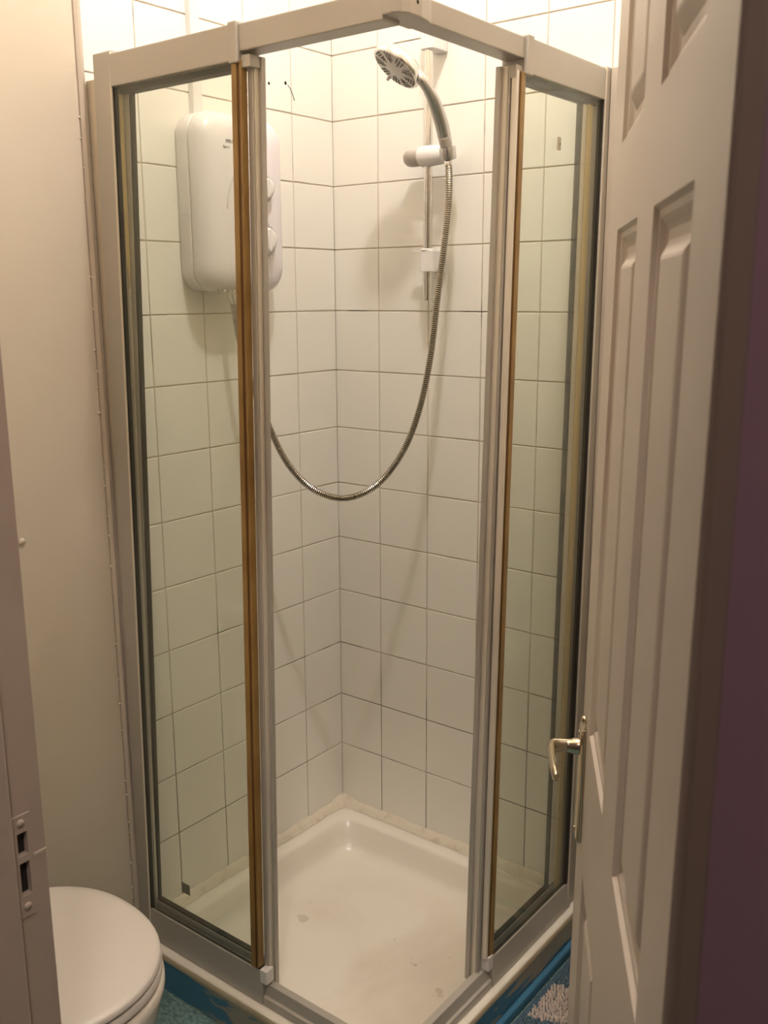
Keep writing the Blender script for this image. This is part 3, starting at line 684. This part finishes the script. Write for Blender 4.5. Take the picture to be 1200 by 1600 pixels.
# hose
HP = [(.3945, -.076, 1.778), (.4015, -.081, 1.750), (.405, -.085, 1.715), (.404, -.087, 1.665), (.396, -.094, 1.57), (.387, -.102, 1.473), (.376, -.112, 1.346), (.358, -.129, 1.23), (.33, -.153, 1.135), (.286, -.194, 1.058),
      (.231, -.244, 1.027), (.177, -.294, 1.049), (.134, -.332, 1.11), (.104, -.36, 1.199), (.080, -.388, 1.30), (.066, -.406, 1.40), (.0605, -.4145, 1.486)]
hc = catmull(HP, 24); step = .00115
pts = [hc[0]]; acc = 0
for a, b in zip(hc, hc[1:]):
    L_ = (b - a).length; 
    if L_ == 0: continue
    pos = step - acc
    while pos <= L_: pts.append(a.lerp(b, pos / L_)); pos += step
    acc = L_ - (pos - step)
mb = MB(); pat = [.0078, .0082, .0078, .0058]
mb.tube(pts, [pat[i % 4] for i in range(len(pts))], 12)
hs = mb.build('shower_hose', 'hose'); tag(hs, 'ribbed metal shower hose hanging in a deep loop from handset to heater', 'shower hose')
for q, ax_ in ((Vector(HP[0]), (Vector(HP[1]) - Vector(HP[0])).normalized()), (Vector(HP[-1]) , (Vector(HP[-2]) - Vector(HP[-1])).normalized())):
    mb = MB(); mb.lathe(q - ax_ * .004, ax_, [(.0085, 0), (.0092, .003), (.0092, .016), (.0078, .022)], 18)
    smooth_by_angle(mb.build('hose_nut', 'chrome', subroot(hs)), 40)

# ---------------------------------------------------------------- toilet
TY = -1.155
t = thing('toilet', (.30, TY, FZ), 'white toilet with closed rounded lid beside the shower', 'toilet')
def egg(cx, ax_b, ax_f, hw, z, n=56, p=2.15):
    P = []
    for k in range(n):
        a = 2 * math.pi * k / n; c, s = math.cos(a), math.sin(a)
        rx = ax_f if c > 0 else ax_b
        P.append((cx + rx * math.copysign(abs(c) ** (2 / p), c), TY + hw * math.copysign(abs(s) ** (2 / p), s), z))
    return P
mb = MB(); L = [egg(.30, .19, .216, .183, .386), egg(.30, .193, .220, .187, .389), egg(.30, .193, .220, .187, .396), egg(.30, .191, .217, .184, .4000), egg(.30, .18, .204, .172, .4022), egg(.30, .12, .14, .12, .4032)]
mb.loops(L); smooth_by_angle(mb.build('toilet_lid', 'lid', t), 45)
mb = MB(); L = [egg(.30, .19, .216, .184, .366), egg(.30, .194, .2215, .189, .370), egg(.30, .194, .2215, .189, .378), egg(.30, .190, .219, .187, .3835)]
mb.loops(L); smooth_by_angle(mb.build('toilet_seat', 'lid', t), 45)
mb = MB(); L = [egg(.30, .193, .218, .186, .362), egg(.30, .197, .223, .191, .356), egg(.30, .197, .224, .192, .342), egg(.30, .195, .219, .187, .325), egg(.30, .19, .212, .178, .29), egg(.29, .18, .18, .150, .22), egg(.27, .17, .15, .12, .14), egg(.26, .17, .14, .11, .06), egg(.26, .18, .155, .118, .0), egg(.26, .18, .158, .12, FZ)]
mb.loops(L); smooth_by_angle(mb.build('toilet_bowl', 'ceramic', t), 50)
mb = MB(); mb.box(.010, .108, TY - .14, TY + .14, .37, .74); ci = subroot(mb.build('cistern', 'ceramic', t, bevel=.02, seg=4))
mb = MB(); mb.box(.006, .114, TY - .146, TY + .146, .742, .765); mb.build('cistern_lid', 'ceramic', ci, bevel=.008, seg=3)
for s_ in (-.07, .07):
    MB().tube([(.114, TY + s_ - .02, .392), (.114, TY + s_ + .02, .392)], .009, 12).build('lid_hinge', 'chrome', t, smooth=True)

# ---------------------------------------------------------------- bath mat in front of the right side of the shower
t = thing('bath_mat', (1.0, -.45, FZ), 'shaggy slate blue and cream bath mat on the floor beside the shower', 'bath mat')
mx0, mx1, my0, my1 = .785, 1.05, -.74, -.03
mb = MB(); P = [(x, y) for x, y, _ in rrect(mx0, mx1, my0, my1, .03, 0, 6)]; mb.prism(P, P, FZ, FZ + .008); mb.build('mat_backing', 'mat_edge', t, bevel=.002)
mb = MB(); rg = random.Random(11); y = my0 + .008
row = 0
while y < my1 - .006:
    x = mx0 + .010 + (row % 2) * .0035
    while x < mx1 - .008:
        px, py = x + rg.uniform(-.0015, .0015), y + rg.uniform(-.0015, .0015); h = rg.uniform(.008, .014); lx, ly = rg.uniform(-.005, .005), rg.uniform(-.005, .005); rr = .0030
        a0 = rg.uniform(0, 6.28); base = []; mid = []
        for k in range(4):
            an = a0 + k * math.pi / 2; base.append((px + rr * math.cos(an), py + rr * math.sin(an), FZ + .006)); mid.append((px + lx * .5 + rr * math.cos(an), py + ly * .5 + rr * math.sin(an), FZ + .008 + h * .6))
        tip = (px + lx, py + ly, FZ + .008 + h)
        mb.add(base + mid + [tip], [(k, (k + 1) % 4, 4 + (k + 1) % 4, 4 + k) for k in range(4)] + [(4 + k, 4 + (k + 1) % 4, 8) for k in range(4)])
        x += .0068
    y += .0062; row += 1
pm = mb.build('mat_pile', 'pile', t, smooth=True); pm['kind'] = 'stuff'
mb = MB(); y = my0 + .004
while y < my1 - .003:
    mb.tube([(mx0 - .006, y, FZ + .003), (mx0 - .002, y, FZ + .011), (mx0 + .008, y, FZ + .012)], .0022, 6); y += .0058
pe = mb.build('stitched_edge', 'mat_edge', t, smooth=True)

for o in bpy.data.objects:
    if '_o' in o: del o['_o']
